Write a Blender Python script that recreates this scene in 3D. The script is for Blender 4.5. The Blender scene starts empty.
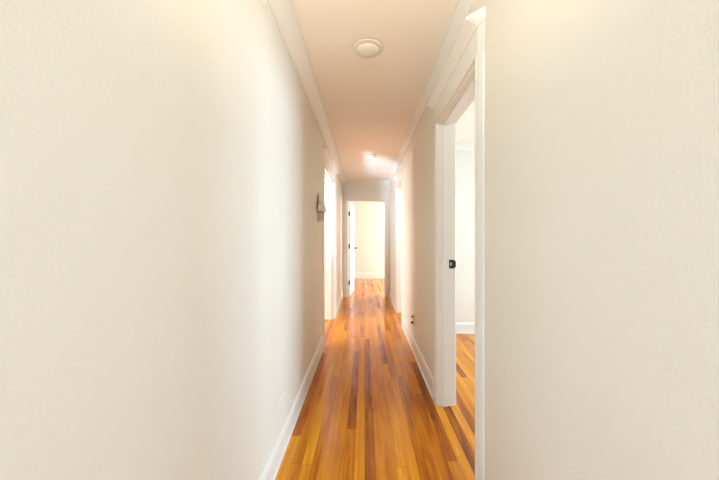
import bpy, bmesh, math, random
from mathutils import Vector
random.seed(4)
C = bpy.context.scene.collection
PI = math.pi

# ------------------------------------------------------------------ layout (metres): X right, Y down the hall, Z up
EYE = 1.232
XL, XR = -0.48, 0.545          # hall side walls
T = 0.12                       # wall thickness
YE = 6.39                      # end wall, hall face
Y0 = -0.7                      # hall starts here, opens to the front room
HC = 2.482                     # ceiling
YBACK = 9.6                    # back wall of the far room
HEAD = 2.095                   # door heads
DR1 = (1.45, 2.23)             # first opening, right wall
DR2 = (4.305, 5.065)           # second opening, right wall
DL = (3.485, 4.63)             # opening, left wall
DE = (-0.355, 0.44)            # end doorway (X range)
HE = 2.06

# ------------------------------------------------------------------ materials
def new_mat(name):
    m = bpy.data.materials.new(name); m.use_nodes = True
    return m, m.node_tree.nodes, m.node_tree.links, m.node_tree.nodes['Principled BSDF']

def paint(name, col, rough=0.5, bump=0.0, scale=250.0, var=0.0, spec=0.5):
    m, n, l, p = new_mat(name)
    p.inputs['Roughness'].default_value = rough
    p.inputs['Specular IOR Level'].default_value = spec
    p.inputs['Base Color'].default_value = (*col, 1)
    tc = n.new('ShaderNodeTexCoord')
    if var:
        nz = n.new('ShaderNodeTexNoise'); nz.inputs['Scale'].default_value = 3.0; nz.inputs['Detail'].default_value = 2
        l.new(tc.outputs['Object'], nz.inputs['Vector'])
        mx = n.new('ShaderNodeMix'); mx.data_type = 'RGBA'
        mx.inputs[6].default_value = (*[c*(1-var) for c in col], 1); mx.inputs[7].default_value = (*[min(1, c*(1+var)) for c in col], 1)
        l.new(nz.outputs['Fac'], mx.inputs[0]); l.new(mx.outputs[2], p.inputs['Base Color'])
    if bump:
        nb = n.new('ShaderNodeTexNoise'); nb.inputs['Scale'].default_value = scale; nb.inputs['Detail'].default_value = 3
        l.new(tc.outputs['Object'], nb.inputs['Vector'])
        b = n.new('ShaderNodeBump'); b.inputs['Strength'].default_value = bump; b.inputs['Distance'].default_value = 0.002
        l.new(nb.outputs['Fac'], b.inputs['Height']); l.new(b.outputs['Normal'], p.inputs['Normal'])
    return m

def wood_floor():
    m, n, l, p = new_mat('oak_strip_floor')
    def math_(op, a=None, b=None, c=None):
        nd = n.new('ShaderNodeMath'); nd.operation = op
        for i, v in enumerate((a, b, c)):
            if v is None: continue
            if isinstance(v, (int, float)): nd.inputs[i].default_value = v
            else: l.new(v, nd.inputs[i])
        return nd.outputs[0]
    tc = n.new('ShaderNodeTexCoord'); sp = n.new('ShaderNodeSeparateXYZ'); l.new(tc.outputs['Object'], sp.inputs[0])
    W, L = 0.0575, 1.35
    xs = math_('DIVIDE', sp.outputs[0], W); row = math_('FLOOR', xs); fx = math_('FRACT', xs)
    wn = n.new('ShaderNodeTexWhiteNoise'); wn.noise_dimensions = '1D'; l.new(row, wn.inputs['W'])
    off = math_('MULTIPLY', wn.outputs['Value'], 7.3)
    ys = math_('ADD', math_('DIVIDE', sp.outputs[1], L), off); col = math_('FLOOR', ys); fy = math_('FRACT', ys)
    cb = n.new('ShaderNodeCombineXYZ'); l.new(row, cb.inputs[0]); l.new(col, cb.inputs[1])
    w2 = n.new('ShaderNodeTexWhiteNoise'); w2.noise_dimensions = '2D'; l.new(cb.outputs[0], w2.inputs['Vector'])
    # grain, stretched along the boards, shifted board by board
    gx = n.new('ShaderNodeCombineXYZ')
    l.new(math_('MULTIPLY', sp.outputs[0], 24.0), gx.inputs[0]); l.new(math_('MULTIPLY', sp.outputs[1], 1.3), gx.inputs[1])
    l.new(math_('MULTIPLY', w2.outputs['Value'], 37.0), gx.inputs[2])
    g = n.new('ShaderNodeTexNoise'); g.inputs['Scale'].default_value = 1.6; g.inputs['Detail'].default_value = 5
    g.inputs['Roughness'].default_value = 0.62; g.inputs['Distortion'].default_value = 0.6
    l.new(gx.outputs[0], g.inputs['Vector'])
    v = math_('ADD', math_('MULTIPLY', math_('POWER', w2.outputs['Value'], 0.8), 0.72), math_('MULTIPLY', math_('SUBTRACT', g.outputs['Fac'], 0.40), 1.35))
    r = n.new('ShaderNodeValToRGB'); l.new(v, r.inputs[0])
    e = r.color_ramp.elements
    cols = FLOOR_COLS
    e[0].position = cols[0][0]; e[0].color = (*cols[0][1], 1)
    e[1].position = cols[-1][0]; e[1].color = (*cols[-1][1], 1)
    for q, c in cols[1:-1]:
        k = e.new(q); k.color = (*c, 1)
    # seams
    s1 = math_('MINIMUM', fx, math_('SUBTRACT', 1.0, fx)); s2 = math_('MINIMUM', fy, math_('SUBTRACT', 1.0, fy))
    a = math_('LESS_THAN', s1, 0.014); b = math_('LESS_THAN', s2, 0.0012); seam = math_('MAXIMUM', a, b)
    mx = n.new('ShaderNodeMix'); mx.data_type = 'RGBA'
    l.new(math_('MULTIPLY', seam, 0.55), mx.inputs[0]); l.new(r.outputs[0], mx.inputs[6]); mx.inputs[7].default_value = (0.09, 0.03, 0.006, 1)
    l.new(mx.outputs[2], p.inputs['Base Color'])
    p.inputs['Specular IOR Level'].default_value = 0.34; p.inputs['IOR'].default_value = 1.5
    rn = n.new('ShaderNodeTexNoise'); rn.inputs['Scale'].default_value = 3.0; l.new(tc.outputs['Object'], rn.inputs['Vector'])
    l.new(math_('ADD', math_('MULTIPLY', rn.outputs['Fac'], 0.12), 0.12), p.inputs['Roughness'])
    bm_ = n.new('ShaderNodeBump'); bm_.inputs['Strength'].default_value = 0.25; bm_.inputs['Distance'].default_value = 0.001
    hh = math_('ADD', math_('MULTIPLY', w2.outputs['Value'], 0.5), math_('MULTIPLY', seam, -0.8))
    l.new(hh, bm_.inputs['Height']); l.new(bm_.outputs['Normal'], p.inputs['Normal'])
    return m

FLOOR_COLS = [(0.0, (0.20, 0.034, 0.0008)), (0.20, (0.40, 0.092, 0.001)), (0.50, (0.62, 0.182, 0.002)), (0.80, (0.76, 0.275, 0.006)), (1.0, (0.86, 0.38, 0.016))]
WALL = paint('cream_wall_paint', (0.85, 0.77, 0.64), 0.55, 0.45, 110, 0.015)
CEIL = paint('ceiling_paint', (0.95, 0.85, 0.715), 0.7, 0.1, 200)
TRIM = paint('white_trim_enamel', (0.86, 0.80, 0.70), 0.42, 0.01, 40)
DOORM = paint('white_door_enamel', (0.86, 0.845, 0.82), 0.35, 0.03, 40)
BLACK = paint('black_metal', (0.012, 0.011, 0.010), 0.4)
STEEL = paint('strike_steel', (0.45, 0.40, 0.34), 0.35)
DARKH = paint('dark_bronze', (0.05, 0.04, 0.03), 0.35)
PLATE = paint('white_cover_plate', (0.88, 0.84, 0.77), 0.35)
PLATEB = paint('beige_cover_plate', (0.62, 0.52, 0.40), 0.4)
DARKP = paint('dark_plug_plastic', (0.12, 0.085, 0.055), 0.45)
SCON = paint('beige_sconce_glass', (0.88, 0.82, 0.68), 0.35)
SCOND = paint('tan_sconce_body', (0.70, 0.58, 0.42), 0.4)
BULB = paint('pale_finial', (0.85, 0.82, 0.74), 0.25)
LAMPW = paint('white_fixture_plastic', (0.86, 0.76, 0.64), 0.5)
LAMPD = paint('frosted_diffuser', (0.88, 0.82, 0.70), 0.4)
SLOT = paint('slot_shadow_plastic', (0.36, 0.34, 0.32), 0.5)
FLOOR = wood_floor()

# ------------------------------------------------------------------ mesh helpers
class MB:
    def __init__(s): s.bm = bmesh.new()
    def box(s, x0, x1, y0, y1, z0, z1, bev=0.0):
        vs = [s.bm.verts.new((x, y, z)) for x in (x0, x1) for y in (y0, y1) for z in (z0, z1)]
        fs = []
        for q in ((0,1,3,2), (4,6,7,5), (0,4,5,1), (2,3,7,6), (0,2,6,4), (1,5,7,3)):
            fs.append(s.bm.faces.new([vs[i] for i in q]))
        if bev:
            es = list({e for f in fs for e in f.edges})
            bmesh.ops.bevel(s.bm, geom=es, offset=bev, segments=2, affect='EDGES', profile=0.6)
        return s
    def prism(s, prof, a, b, place):
        """closed profile [(u,v)] swept from a to b; place(u,v,t) -> xyz"""
        A = [s.bm.verts.new(place(u, v, a)) for u, v in prof]; B = [s.bm.verts.new(place(u, v, b)) for u, v in prof]
        k = len(prof)
        for i in range(k): s.bm.faces.new((A[i], A[(i+1) % k], B[(i+1) % k], B[i]))
        s.bm.faces.new(A[::-1]); s.bm.faces.new(B)
        return s
    def lathe(s, prof, place, n=40, a0=0.0, a1=2*PI):
        """open profile [(r,h)] turned about an axis; place(x,y,h) -> xyz"""
        full = abs(a1-a0-2*PI) < 1e-6
        m = n if full else n+1
        rings = []
        for r, h in prof:
            if r < 1e-6: rings.append([s.bm.verts.new(place(0, 0, h))])
            else: rings.append([s.bm.verts.new(place(r*math.cos(a0+(a1-a0)*i/n), r*math.sin(a0+(a1-a0)*i/n), h)) for i in range(m)])
        for R0, R1 in zip(rings, rings[1:]):
            for i in range(n):
                j = (i+1) % m
                if len(R0) == 1 and len(R1) == 1: continue
                if len(R0) == 1: s.bm.faces.new((R0[0], R1[j], R1[i]))
                elif len(R1) == 1: s.bm.faces.new((R0[i], R0[j], R1[0]))
                else: s.bm.faces.new((R0[i], R0[j], R1[j], R1[i]))
        return s
    def build(s, name, mat, parent=None, smooth=False):
        bmesh.ops.recalc_face_normals(s.bm, faces=s.bm.faces)
        me = bpy.data.meshes.new(name); s.bm.to_mesh(me); s.bm.free()
        me.materials.append(mat)
        if smooth:
            me.polygons.foreach_set('use_smooth', [True]*len(me.polygons))
            me.set_sharp_from_angle(angle=math.radians(35))
        o = bpy.data.objects.new(name, me); C.objects.link(o)
        if parent: o.parent = parent; o.matrix_parent_inverse = parent.matrix_world.inverted()
        return o
def struct(o):
    o['kind'] = 'structure'; return o
def empty(name, loc=(0,0,0)):
    o = bpy.data.objects.new(name, None); C.objects.link(o); o.location = loc; o.empty_display_size = 0.05
    o.matrix_world.translation = loc
    return o
def thing(name, label, cat, loc, group=None):
    o = empty(name, loc); o['label'] = label; o['category'] = cat
    if group: o['group'] = group
    return o

# ------------------------------------------------------------------ shell
def wall_y(name, x0, x1, y0, y1, holes, mat=WALL, top=HC):
    """wall running along Y with holes (ya, yb, za, zb)"""
    m = MB(); y = y0
    for ya, yb, za, zb in holes:
        m.box(x0, x1, y, ya, 0, top)
        if za > 0: m.box(x0, x1, ya, yb, 0, za)
        m.box(x0, x1, ya, yb, zb, top); y = yb
    m.box(x0, x1, y, y1, 0, top)
    return struct(m.build(name, mat))
def wall_x(name, y0, y1, x0, x1, holes, mat=WALL, top=HC):
    m = MB(); x = x0
    for xa, xb, za, zb in holes:
        m.box(x, xa, y0, y1, 0, top)
        if za > 0: m.box(xa, xb, y0, y1, 0, za)
        m.box(xa, xb, y0, y1, zb, top); x = xb
    m.box(x, x1, y0, y1, 0, top)
    return struct(m.build(name, mat))

XW, XEA = -3.4, 3.7            # outer walls, west and east
YF = -4.6                      # front room outer wall
struct(MB().box(XW-T, XEA+T, YF-T, YBACK+T, -0.1, 0).build('floor', FLOOR))
struct(MB().box(XW-T, XEA+T, YF-T, YBACK+T, HC, HC+0.12).build('ceiling', CEIL))
wall_y('wall_left', XL-T, XL, Y0, YE, [(DL[0], DL[1], 0, HEAD)])
wall_y('wall_right', XR, XR+T, Y0, YE, [(DR1[0], DR1[1], 0, HEAD), (DR2[0], DR2[1], 0, HEAD)])
wall_x('wall_end', YE, YE+T, XW, XEA, [(DE[0], DE[1], 0, HE)])
WIN_F = (-3.1, -1.25, 0.5, 2.25)
WIN_G = (1.3, 3.3, 0.5, 2.25)
WIN_S = (-3.9, -1.2, 0.5, 2.25)
WIN_A = (1.5, 3.5, 0.5, 2.2)
WIN_B = (4.5, 6.0, 0.7, 2.2)
WIN_W = (1.5, 4.4, 0.5, 2.2)
WIN_N = (7.0, 9.0, 0.7, 2.2)
wall_x('wall_front', YF-T, YF, XW, XEA, [WIN_F, WIN_G])
wall_y('wall_west', XW-T, XW, YF, YBACK, [WIN_S, WIN_W])
wall_y('wall_east', XEA, XEA+T, YF, YBACK, [WIN_S, WIN_A, WIN_B, WIN_N])
wall_x('wall_back', YBACK, YBACK+T, XW, XEA, [])
# partitions
wall_x('wall_partition_front_left', Y0, Y0+T, XW, XL-T, [])
wall_x('wall_partition_front_right', Y0, Y0+T, XR+T, XEA, [])
wall_x('wall_partition_right_room', 3.95, 3.95+T, XR+T, XEA, [])
# window frames in the outer walls
def window(n, axis, pos, hole):
    a, b, za, zb = hole
    m = MB(); f = 0.05
    def bx(u0, u1, z0, z1):
        if axis == 'x': m.box(u0, u1, pos-0.03, pos+0.03, z0, z1)
        else: m.box(pos-0.03, pos+0.03, u0, u1, z0, z1)
    bx(a, a+f, za, zb); bx(b-f, b, za, zb); bx(a+f, b-f, za, za+f); bx(a+f, b-f, zb-f, zb)
    bx((a+b)/2-0.02, (a+b)/2+0.02, za+f, zb-f)
    struct(m.build('window_%d' % n, TRIM))
window(1, 'x', YF-T/2, WIN_F); window(8, 'x', YF-T/2, WIN_G); window(2, 'y', XEA+T/2, WIN_A); window(3, 'y', XEA+T/2, WIN_B)
window(4, 'y', XW-T/2, WIN_W); window(5, 'y', XEA+T/2, WIN_N); window(6, 'y', XEA+T/2, WIN_S); window(7, 'y', XW-T/2, WIN_S)

# ------------------------------------------------------------------ crown mouldings
def crown_prof(c, d):
    pts = [(0, -d), (0.010, -d), (0.012, -d+0.012)]
    for i in range(1, 9):
        t = i/9
        u = 0.012+(c-0.024)*t; v = -d+0.012+(d-0.022)*(t**1.35*0.75+0.25*t)
        pts.append((u, v))
    pts += [(c-0.010, -0.010), (c, -0.008), (c, 0), (0, 0)]
    return pts
CL, CR, CD = 0.098, 0.062, 0.082
struct(MB().prism(crown_prof(CL, CD), Y0, YE, lambda u, v, t: (XL+u, t, HC+v)).build('trim_1', TRIM))
struct(MB().prism(crown_prof(CR, CD), Y0, YE, lambda u, v, t: (XR-u, t, HC+v)).build('trim_2', TRIM))
struct(MB().prism(crown_prof(0.08, CD), XL, XR, lambda u, v, t: (t, YE-u, HC+v)).build('trim_3', TRIM))
struct(MB().prism(crown_prof(0.07, CD), XR+T, XEA, lambda u, v, t: (t, 3.95-u, HC+v)).build('trim_4', TRIM))

# ------------------------------------------------------------------ baseboards (board with eased top and a shoe)
def base_prof(w=0.015, h=0.14, shoe=0.024):
    return [(0, 0), (shoe, 0), (shoe-0.002, 0.010), (w+0.002, 0.017), (w, 0.019), (w, h-0.028), (w-0.003, h-0.022), (w-0.004, h-0.012), (w-0.010, h-0.002), (w-0.012, h), (0, h)]
CW = 0.085                     # casing width
def base_y(name, x, sgn, segs, **k):
    m = MB()
    for a, b in segs: m.prism(base_prof(**k), a, b, lambda u, v, t: (x+sgn*u, t, v))
    struct(m.build(name, TRIM))
def base_x(name, y, sgn, segs, **k):
    m = MB()
    for a, b in segs: m.prism(base_prof(**k), a, b, lambda u, v, t: (t, y+sgn*u, v))
    struct(m.build(name, TRIM))
base_y('baseboard_left', XL, 1, [(Y0, DL[0]-CW), (DL[1]+CW, YE)], shoe=0.02)
base_y('baseboard_right', XR, -1, [(Y0, DR1[0]-CW), (DR1[1]+CW, DR2[0]-CW), (DR2[1]+CW, YE)])
base_x('baseboard_back', YBACK, -1, [(XW, XEA)], h=0.17)
base_x('baseboard_right_room', 3.95, -1, [(XR+T, XEA)])

# ------------------------------------------------------------------ cased doorways
def casing_prof(w, p=0.02):
    return [(0, 0), (0, p*0.5), (0.004, p*0.72), (0.012, p*0.85), (w*0.30, p), (w*0.42, p*0.82), (w*0.70, p*0.70), (w*0.80, p*0.52), (w-0.006, p*0.42), (w, p*0.25), (w, 0)]
def cased_opening(n, wall_x_, sgn, op, head):
    """doorway in a wall along Y; sgn = direction out of the wall into the hall"""
    a, b = op
    root = struct(empty('trim_%d' % n, (wall_x_, (a+b)/2, 0)))
    P = 0.014
    MB().prism(casing_prof(CW), 0, head, lambda u, v, t: (wall_x_+sgn*v, a-u, t)).build('casing', TRIM, root)
    MB().prism(casing_prof(CW), 0, head, lambda u, v, t: (wall_x_+sgn*v, b+u, t)).build('casing', TRIM, root)
    plan = [(0, a-CW), (0.002, a-CW), (P, a-CW+0.05), (P, b+CW-0.012), (0.002, b+CW), (0, b+CW)]
    hd = MB().prism(plan, head+0.006, head+0.14, lambda u, v, t: (wall_x_+sgn*u, v, t))
    plan = [(0, a-CW), (0.002, a-CW), (P+0.007, a-CW+0.06), (P+0.007, b+CW+0.006), (0, b+CW+0.006)]
    hd.prism(plan, head, head+0.012, lambda u, v, t: (wall_x_+sgn*u, v, t))
    hd.build('head_casing', TRIM, root)
    z = head+0.14
    prof = [(0, z), (P+0.004, z), (P+0.007, z+0.008), (P+0.014, z+0.016), (P+0.030, z+0.026), (P+0.044, z+0.032), (P+0.053, z+0.036), (P+0.053, z+0.048), (0, z+0.048)]
    cm = MB(); rings = []
    for yy, k in ((a-CW-0.012, 0.10), (a-CW+0.05, 1.0), (b+CW+0.016, 1.0), (b+CW+0.03, 0.55)):
        rings.append([cm.bm.verts.new((wall_x_+sgn*u*k, yy, v)) for u, v in prof])
    for A_, B_ in zip(rings, rings[1:]):
        for q in range(len(prof)): cm.bm.faces.new((A_[q], A_[(q+1) % len(prof)], B_[(q+1) % len(prof)], B_[q]))
    cm.bm.faces.new(rings[0][::-1]); cm.bm.faces.new(rings[-1])
    cm.build('cornice', TRIM, root)
    j = 0.012
    x0, x1 = sorted((wall_x_+sgn*0.002, wall_x_-sgn*(T+0.002)))
    MB().box(x0, x1, a, a+j, 0, head).build('jamb', TRIM, root)
    MB().box(x0, x1, b-j, b, 0, head).build('jamb', TRIM, root)
    MB().box(x0, x1, a+j, b-j, head-j, head).build('head_jamb', TRIM, root)
    s0, s1 = sorted((wall_x_-sgn*0.030, wall_x_-sgn*0.062))
    MB().box(s0, s1, a+j, a+j+0.011, 0, head-j, 0.002).box(s0, s1, b-j-0.011, b-j, 0, head-j, 0.002).box(s0, s1, a+j+0.011, b-j-0.011, head-j-0.011, head-j, 0.002).build('door_stop', TRIM, root)
    # casings on the room side
    xr = wall_x_-sgn*T
    MB().prism(casing_prof(CW), 0, head+CW, lambda u, v, t: (xr-sgn*v, a-u, t)).build('room_casing', TRIM, root)
    MB().prism(casing_prof(CW), 0, head+CW, lambda u, v, t: (xr-sgn*v, b+u, t)).build('room_casing', TRIM, root)
    return root
d1 = cased_opening(5, XR, -1, DR1, HEAD)
cased_opening(6, XR, -1, DR2, HEAD)
cased_opening(7, XL, 1, DL, HEAD+0.005)
# strike plate on the far jamb of the first doorway
ys = DR1[1]-0.012
sp = MB().box(XR+0.078, XR+0.118, ys-0.003, ys+0.001, 1.018, 1.082, 0.001).box(XR+0.112, XR+0.128, ys-0.006, ys-0.001, 1.026, 1.074, 0.002).build('strike_plate', BLACK, d1)
MB().box(XR+0.084, XR+0.099, ys-0.0045, ys-0.002, 1.039, 1.062).build('latch_hole', STEEL, sp)

# end doorway: faces the camera
e = struct(empty('trim_8', ((DE[0]+DE[1])/2, YE, 0)))
MB().prism(casing_prof(0.08), 0, HE, lambda u, v, t: (DE[0]-u, YE-v, t)).build('casing', TRIM, e)
MB().prism(casing_prof(0.08), 0, HE, lambda u, v, t: (DE[1]+u, YE-v, t)).build('casing', TRIM, e)
MB().box(DE[0]-0.08, DE[1]+0.08, YE-0.02, YE, HE, HE+0.19, 0.002).build('head_casing', TRIM, e)
MB().prism([(0, 0), (0.024, 0), (0.034, 0.012), (0.034, 0.022), (0, 0.022)], DE[0]-0.095, DE[1]+0.095, lambda u, v, t: (t, YE-u, HE+0.19+v)).build('cornice', TRIM, e)
MB().box(DE[0], DE[0]+0.002, YE-0.002, YE+T, 0, HE).build('jamb', TRIM, e)
MB().box(DE[1]-0.012, DE[1], YE-0.002, YE+T, 0, HE).build('jamb', TRIM, e)
MB().box(DE[0]+0.002, DE[1]-0.012, YE-0.002, YE+T, HE-0.012, HE).build('head_jamb', TRIM, e)

# the open door of the end doorway, swung into the far room
dw, dt, dh = 0.76, 0.035, HE-0.025
door = struct(empty('door_1', (DE[0]+0.004, YE+T+0.004, 0.008)))
ang = math.radians(-5)
def dpl(u, v, w):               # u along the leaf, v thickness (towards +X), w up
    return (u*math.sin(-ang)+v*math.cos(ang)+DE[0]+0.004, u*math.cos(ang)-v*math.sin(-ang)+YE+T+0.004, w+0.008)
def dbox(mb, u0, u1, v0, v1, w0, w1):
    vs = [mb.bm.verts.new(dpl(u, v, w)) for u in (u0, u1) for v in (v0, v1) for w in (w0, w1)]
    for q in ((0,1,3,2), (4,6,7,5), (0,4,5,1), (2,3,7,6), (0,2,6,4), (1,5,7,3)): mb.bm.faces.new([vs[i] for i in q])
    return mb
leaf = MB(); dbox(leaf, 0, dw, 0, dt, 0, dh)
leaf.build('door_leaf', DOORM, door)
for z in (0.29, 1.08, 1.79):
    h = MB(); dbox(h, -0.004, 0.001, 0.003, dt-0.002, z-0.048, z+0.042)
    h.lathe([(0, -0.052), (0.007, -0.052), (0.007, 0.046), (0, 0.046)], lambda x, y, q: (DE[0]+0.010+x, YE+T-0.006+y, z+q), 12)
    h.build('hinge', BLACK, door)
hd = MB()
zz = 1.02
def hp(x, y, q): return dpl(dw-0.065+x, dt+q, zz+y)
hd.lathe([(0, 0), (0.030, 0), (0.030, 0.006), (0.011, 0.010), (0.010, 0.034), (0.020, 0.040), (0.027, 0.050), (0.025, 0.062), (0.012, 0.068), (0, 0.069)], hp, 20)
hd.build('door_knob', DARKH, door, True)

# ------------------------------------------------------------------ things
# flush ceiling light near the camera
lx, ly = 0.021, 1.955
t = thing('ceiling_light', 'round white flush ceiling light overhead, the nearer and larger of two discs on the ceiling', 'ceiling light', (lx, ly, HC))
MB().lathe([(0, 0), (0.094, 0), (0.094, -0.004), (0.099, -0.005), (0.099, -0.008), (0.095, -0.013), (0.078, -0.016), (0.074, -0.015), (0, -0.015)], lambda x, y, h: (lx+x, ly+y, HC+h), 56).build('trim_ring', LAMPW, t, True)
MB().lathe([(0.073, -0.0152), (0.068, -0.021), (0.056, -0.028), (0.038, -0.033), (0.016, -0.0355), (0, -0.036)], lambda x, y, h: (lx+x, ly+y, HC+h), 48).build('diffuser', LAMPD, t, True)
MB().lathe([(0, -0.0002), (0.1015, -0.0002), (0.1015, -0.0038), (0, -0.0038)], lambda x, y, h: (lx+x, ly+y, HC+h), 56).build('shadow_line', PLATEB, t, True)  # tan rim put in as the shadow line where the ring meets the ceiling
# smoke detector in the light patch
sx, sy = 0.10, 4.42
t = thing('smoke_detector', 'small white disc-shaped smoke detector on the bright ceiling patch at the far end', 'smoke detector', (sx, sy, HC))
MB().lathe([(0, 0), (0.074, 0), (0.074, -0.010), (0.070, -0.013), (0, -0.013)], lambda x, y, h: (sx+x, sy+y, HC+h), 40).build('base', PLATE, t, True)
MB().lathe([(0.0, -0.0132), (0.062, -0.0132), (0.062, -0.021), (0.0, -0.021)], lambda x, y, h: (sx+x, sy+y, HC+h), 40).build('vent_ring', SLOT, t, True)
MB().lathe([(0, -0.0212), (0.067, -0.0212), (0.066, -0.030), (0.055, -0.040), (0.03, -0.044), (0, -0.045)], lambda x, y, h: (sx+x, sy+y, HC+h), 40).build('cap', PLATE, t, True)

# horizontal outlet low on the left wall
oy, oz = 1.715, 0.315
t = thing('wall_outlet', 'white outlet cover plate low on the left wall above the baseboard', 'outlet', (XL, oy, oz))
MB().box(XL, XL+0.006, oy-0.057, oy+0.057, oz-0.035, oz+0.035, 0.002).build('cover_plate', PLATE, t)
for dy in (-0.02, 0.02):
    r = MB().box(XL+0.0061, XL+0.0075, oy+dy-0.014, oy+dy+0.014, oz-0.016, oz+0.016, 0.0005).build('receptacle', PLATE, t)
    MB().box(XL+0.0076, XL+0.008, oy+dy-0.007, oy+dy-0.0055, oz-0.007, oz+0.004).box(XL+0.0076, XL+0.008, oy+dy+0.0055, oy+dy+0.007, oz-0.007, oz+0.004).build('slot', SLOT, r)

# outlet with dark plugs on the right wall past the doorway
oy, oz = 3.33, 0.345
t = thing('wall_outlet', 'small beige wall outlet with dark plugs, low on the right wall beyond the first doorway', 'outlet', (XR, oy, oz))
MB().box(XR-0.006, XR, oy-0.036, oy+0.036, oz-0.062, oz+0.062, 0.002).build('cover_plate', PLATEB, t)
MB().box(XR-0.030, XR-0.0061, oy-0.014, oy+0.014, oz+0.020, oz+0.040, 0.004).build('plug', DARKP, t)
pl = MB().lathe([(0, 0), (0.015, 0), (0.015, 0.010), (0.013, 0.024), (0.010, 0.026), (0, 0.026)], lambda x, y, h: (XR-0.0061-h, oy+x, oz-0.034+y), 20).build('plug', DARKP, t, True)
MB().lathe([(0, 0), (0.009, 0), (0.007, 0.004), (0, 0.004)], lambda x, y, h: (XR-0.0323-h, oy+x, oz-0.034+y), 14).build('plug_tip', PLATEB, pl)

# wall sconce before the left doorway
sy_, sz = 3.10, 1.52
t = thing('wall_sconce', 'small beige wall sconce with tapered shade on the left wall beside the bright doorway', 'wall lamp', (XL, sy_, sz))
MB().box(XL, XL+0.016, sy_-0.048, sy_+0.048, sz-0.105, sz+0.03, 0.004).build('back_plate', SCOND, t)
def shp(x, y, h): return (XL+0.018+max(y, 0)*0.52, sy_+x, sz+h)
sh = MB().lathe([(0, 0.0), (0.116, 0.0), (0.120, 0.006), (0.118, 0.056), (0.100, 0.064), (0.082, 0.085), (0.062, 0.13), (0.036, 0.188), (0, 0.192)], shp, 28, 0.0, PI)
sh.build('shade', SCON, t, True)
MB().box(XL+0.016, XL+0.046, sy_-0.03, sy_+0.03, sz-0.090, sz-0.004, 0.006).build('arm', SCOND, t)
MB().lathe([(0, -0.106), (0.009, -0.100), (0.013, -0.086), (0.008, -0.074), (0.011, -0.060), (0.008, -0.046), (0.010, -0.03), (0.008, -0.004), (0, -0.004)], lambda x, y, h: (XL+0.056+x, sy_+0.01+y, sz+h), 16).build('finial', BULB, t, True)

# ------------------------------------------------------------------ light
def area(name, loc, target, sx, sy, watts, col, spread=180):
    L = bpy.data.lights.new(name, 'AREA'); L.shape = 'RECTANGLE'; L.size = sx; L.size_y = sy; L.energy = watts; L.color = col
    L.spread = math.radians(spread)
    o = bpy.data.objects.new(name, L); C.objects.link(o); o.location = loc
    o.rotation_euler = (Vector(target)-Vector(loc)).to_track_quat('-Z', 'Y').to_euler()
    return o
DAY = (0.485, 0.75, 1.03)
area('daylight_front_left', (-2.17, YF-0.3, 1.4), (0.5, 0, 1.2), 1.8, 1.7, 290, DAY)
area('daylight_front_right', (2.3, YF-0.3, 1.4), (-0.4, 0, 1.2), 1.95, 1.7, 312, DAY)
area('daylight_right_room', (XEA+0.3, 2.5, 1.35), (XR, 1.9, 1.1), 1.95, 1.65, 155, (0.54, 0.79, 1.05))
area('daylight_right_far', (XEA+0.3, 5.25, 1.45), (XR, 5.2, 1.1), 1.45, 1.45, 200, (0.60, 0.82, 1.12))
area('daylight_left', (XW-0.3, 2.95, 1.35), (XL, 4.0, 1.1), 2.8, 1.65, 195, (0.86, 0.92, 0.98))
area('daylight_far', (XEA+0.3, 8.0, 1.45), (0, 8.2, 1.1), 1.95, 1.45, 320, (0.74, 0.86, 1.0))
# low sun through the front window on to the floor behind the camera
S = bpy.data.lights.new('sun', 'SUN'); S.energy = 3; S.angle = math.radians(0.6); S.color = (1, 0.93, 0.84)
o = bpy.data.objects.new('sun', S); C.objects.link(o); o.rotation_euler = Vector((0.0, math.cos(math.radians(25)), -math.sin(math.radians(25)))).to_track_quat('-Z', 'Y').to_euler()
# unseen fill spot added behind the camera to brighten the hall ceiling
F = bpy.data.lights.new('ceiling_fill', 'SPOT'); F.energy = 92; F.color = (1, 0.955, 0.87); F.spot_size = math.radians(76); F.spot_blend = 1.0; F.shadow_soft_size = 0.12
o = bpy.data.objects.new('ceiling_fill', F); C.objects.link(o); o.location = (0.03, -0.2, 1.45)
o.rotation_euler = (Vector((0.03, 1.2, 2.6))-o.location).to_track_quat('-Z', 'Y').to_euler()
# unseen lamp added in place of sun thrown up off the left room's floor on to the hall ceiling
area('sun_bounce_lamp', (-1.75, 2.08, 1.06), (0.15, 4.7, 2.7), 0.34, 0.34, 32, (0.60, 0.80, 1.08), 65)
w = bpy.data.worlds.new('World'); bpy.context.scene.world = w; w.use_nodes = True
bg = w.node_tree.nodes['Background']; bg.inputs[0].default_value = (0.57, 0.76, 1.0, 1); bg.inputs[1].default_value = 0.8

# ------------------------------------------------------------------ camera
cam = bpy.data.cameras.new('camera'); co = bpy.data.objects.new('camera', cam); C.objects.link(co)
co.location = (0, 0, EYE); co.rotation_euler = (PI/2, 0, 0)
cam.sensor_width = 36; cam.lens = 36*300/719; cam.shift_x = -5.2/719; cam.shift_y = -0.5/719; cam.clip_start = 0.02
sc = bpy.context.scene; sc.camera = co
v = sc.view_settings; v.view_transform = 'Standard'; v.look = 'None'; v.gamma = 1; v.use_curve_mapping = False; v.exposure = 0.06
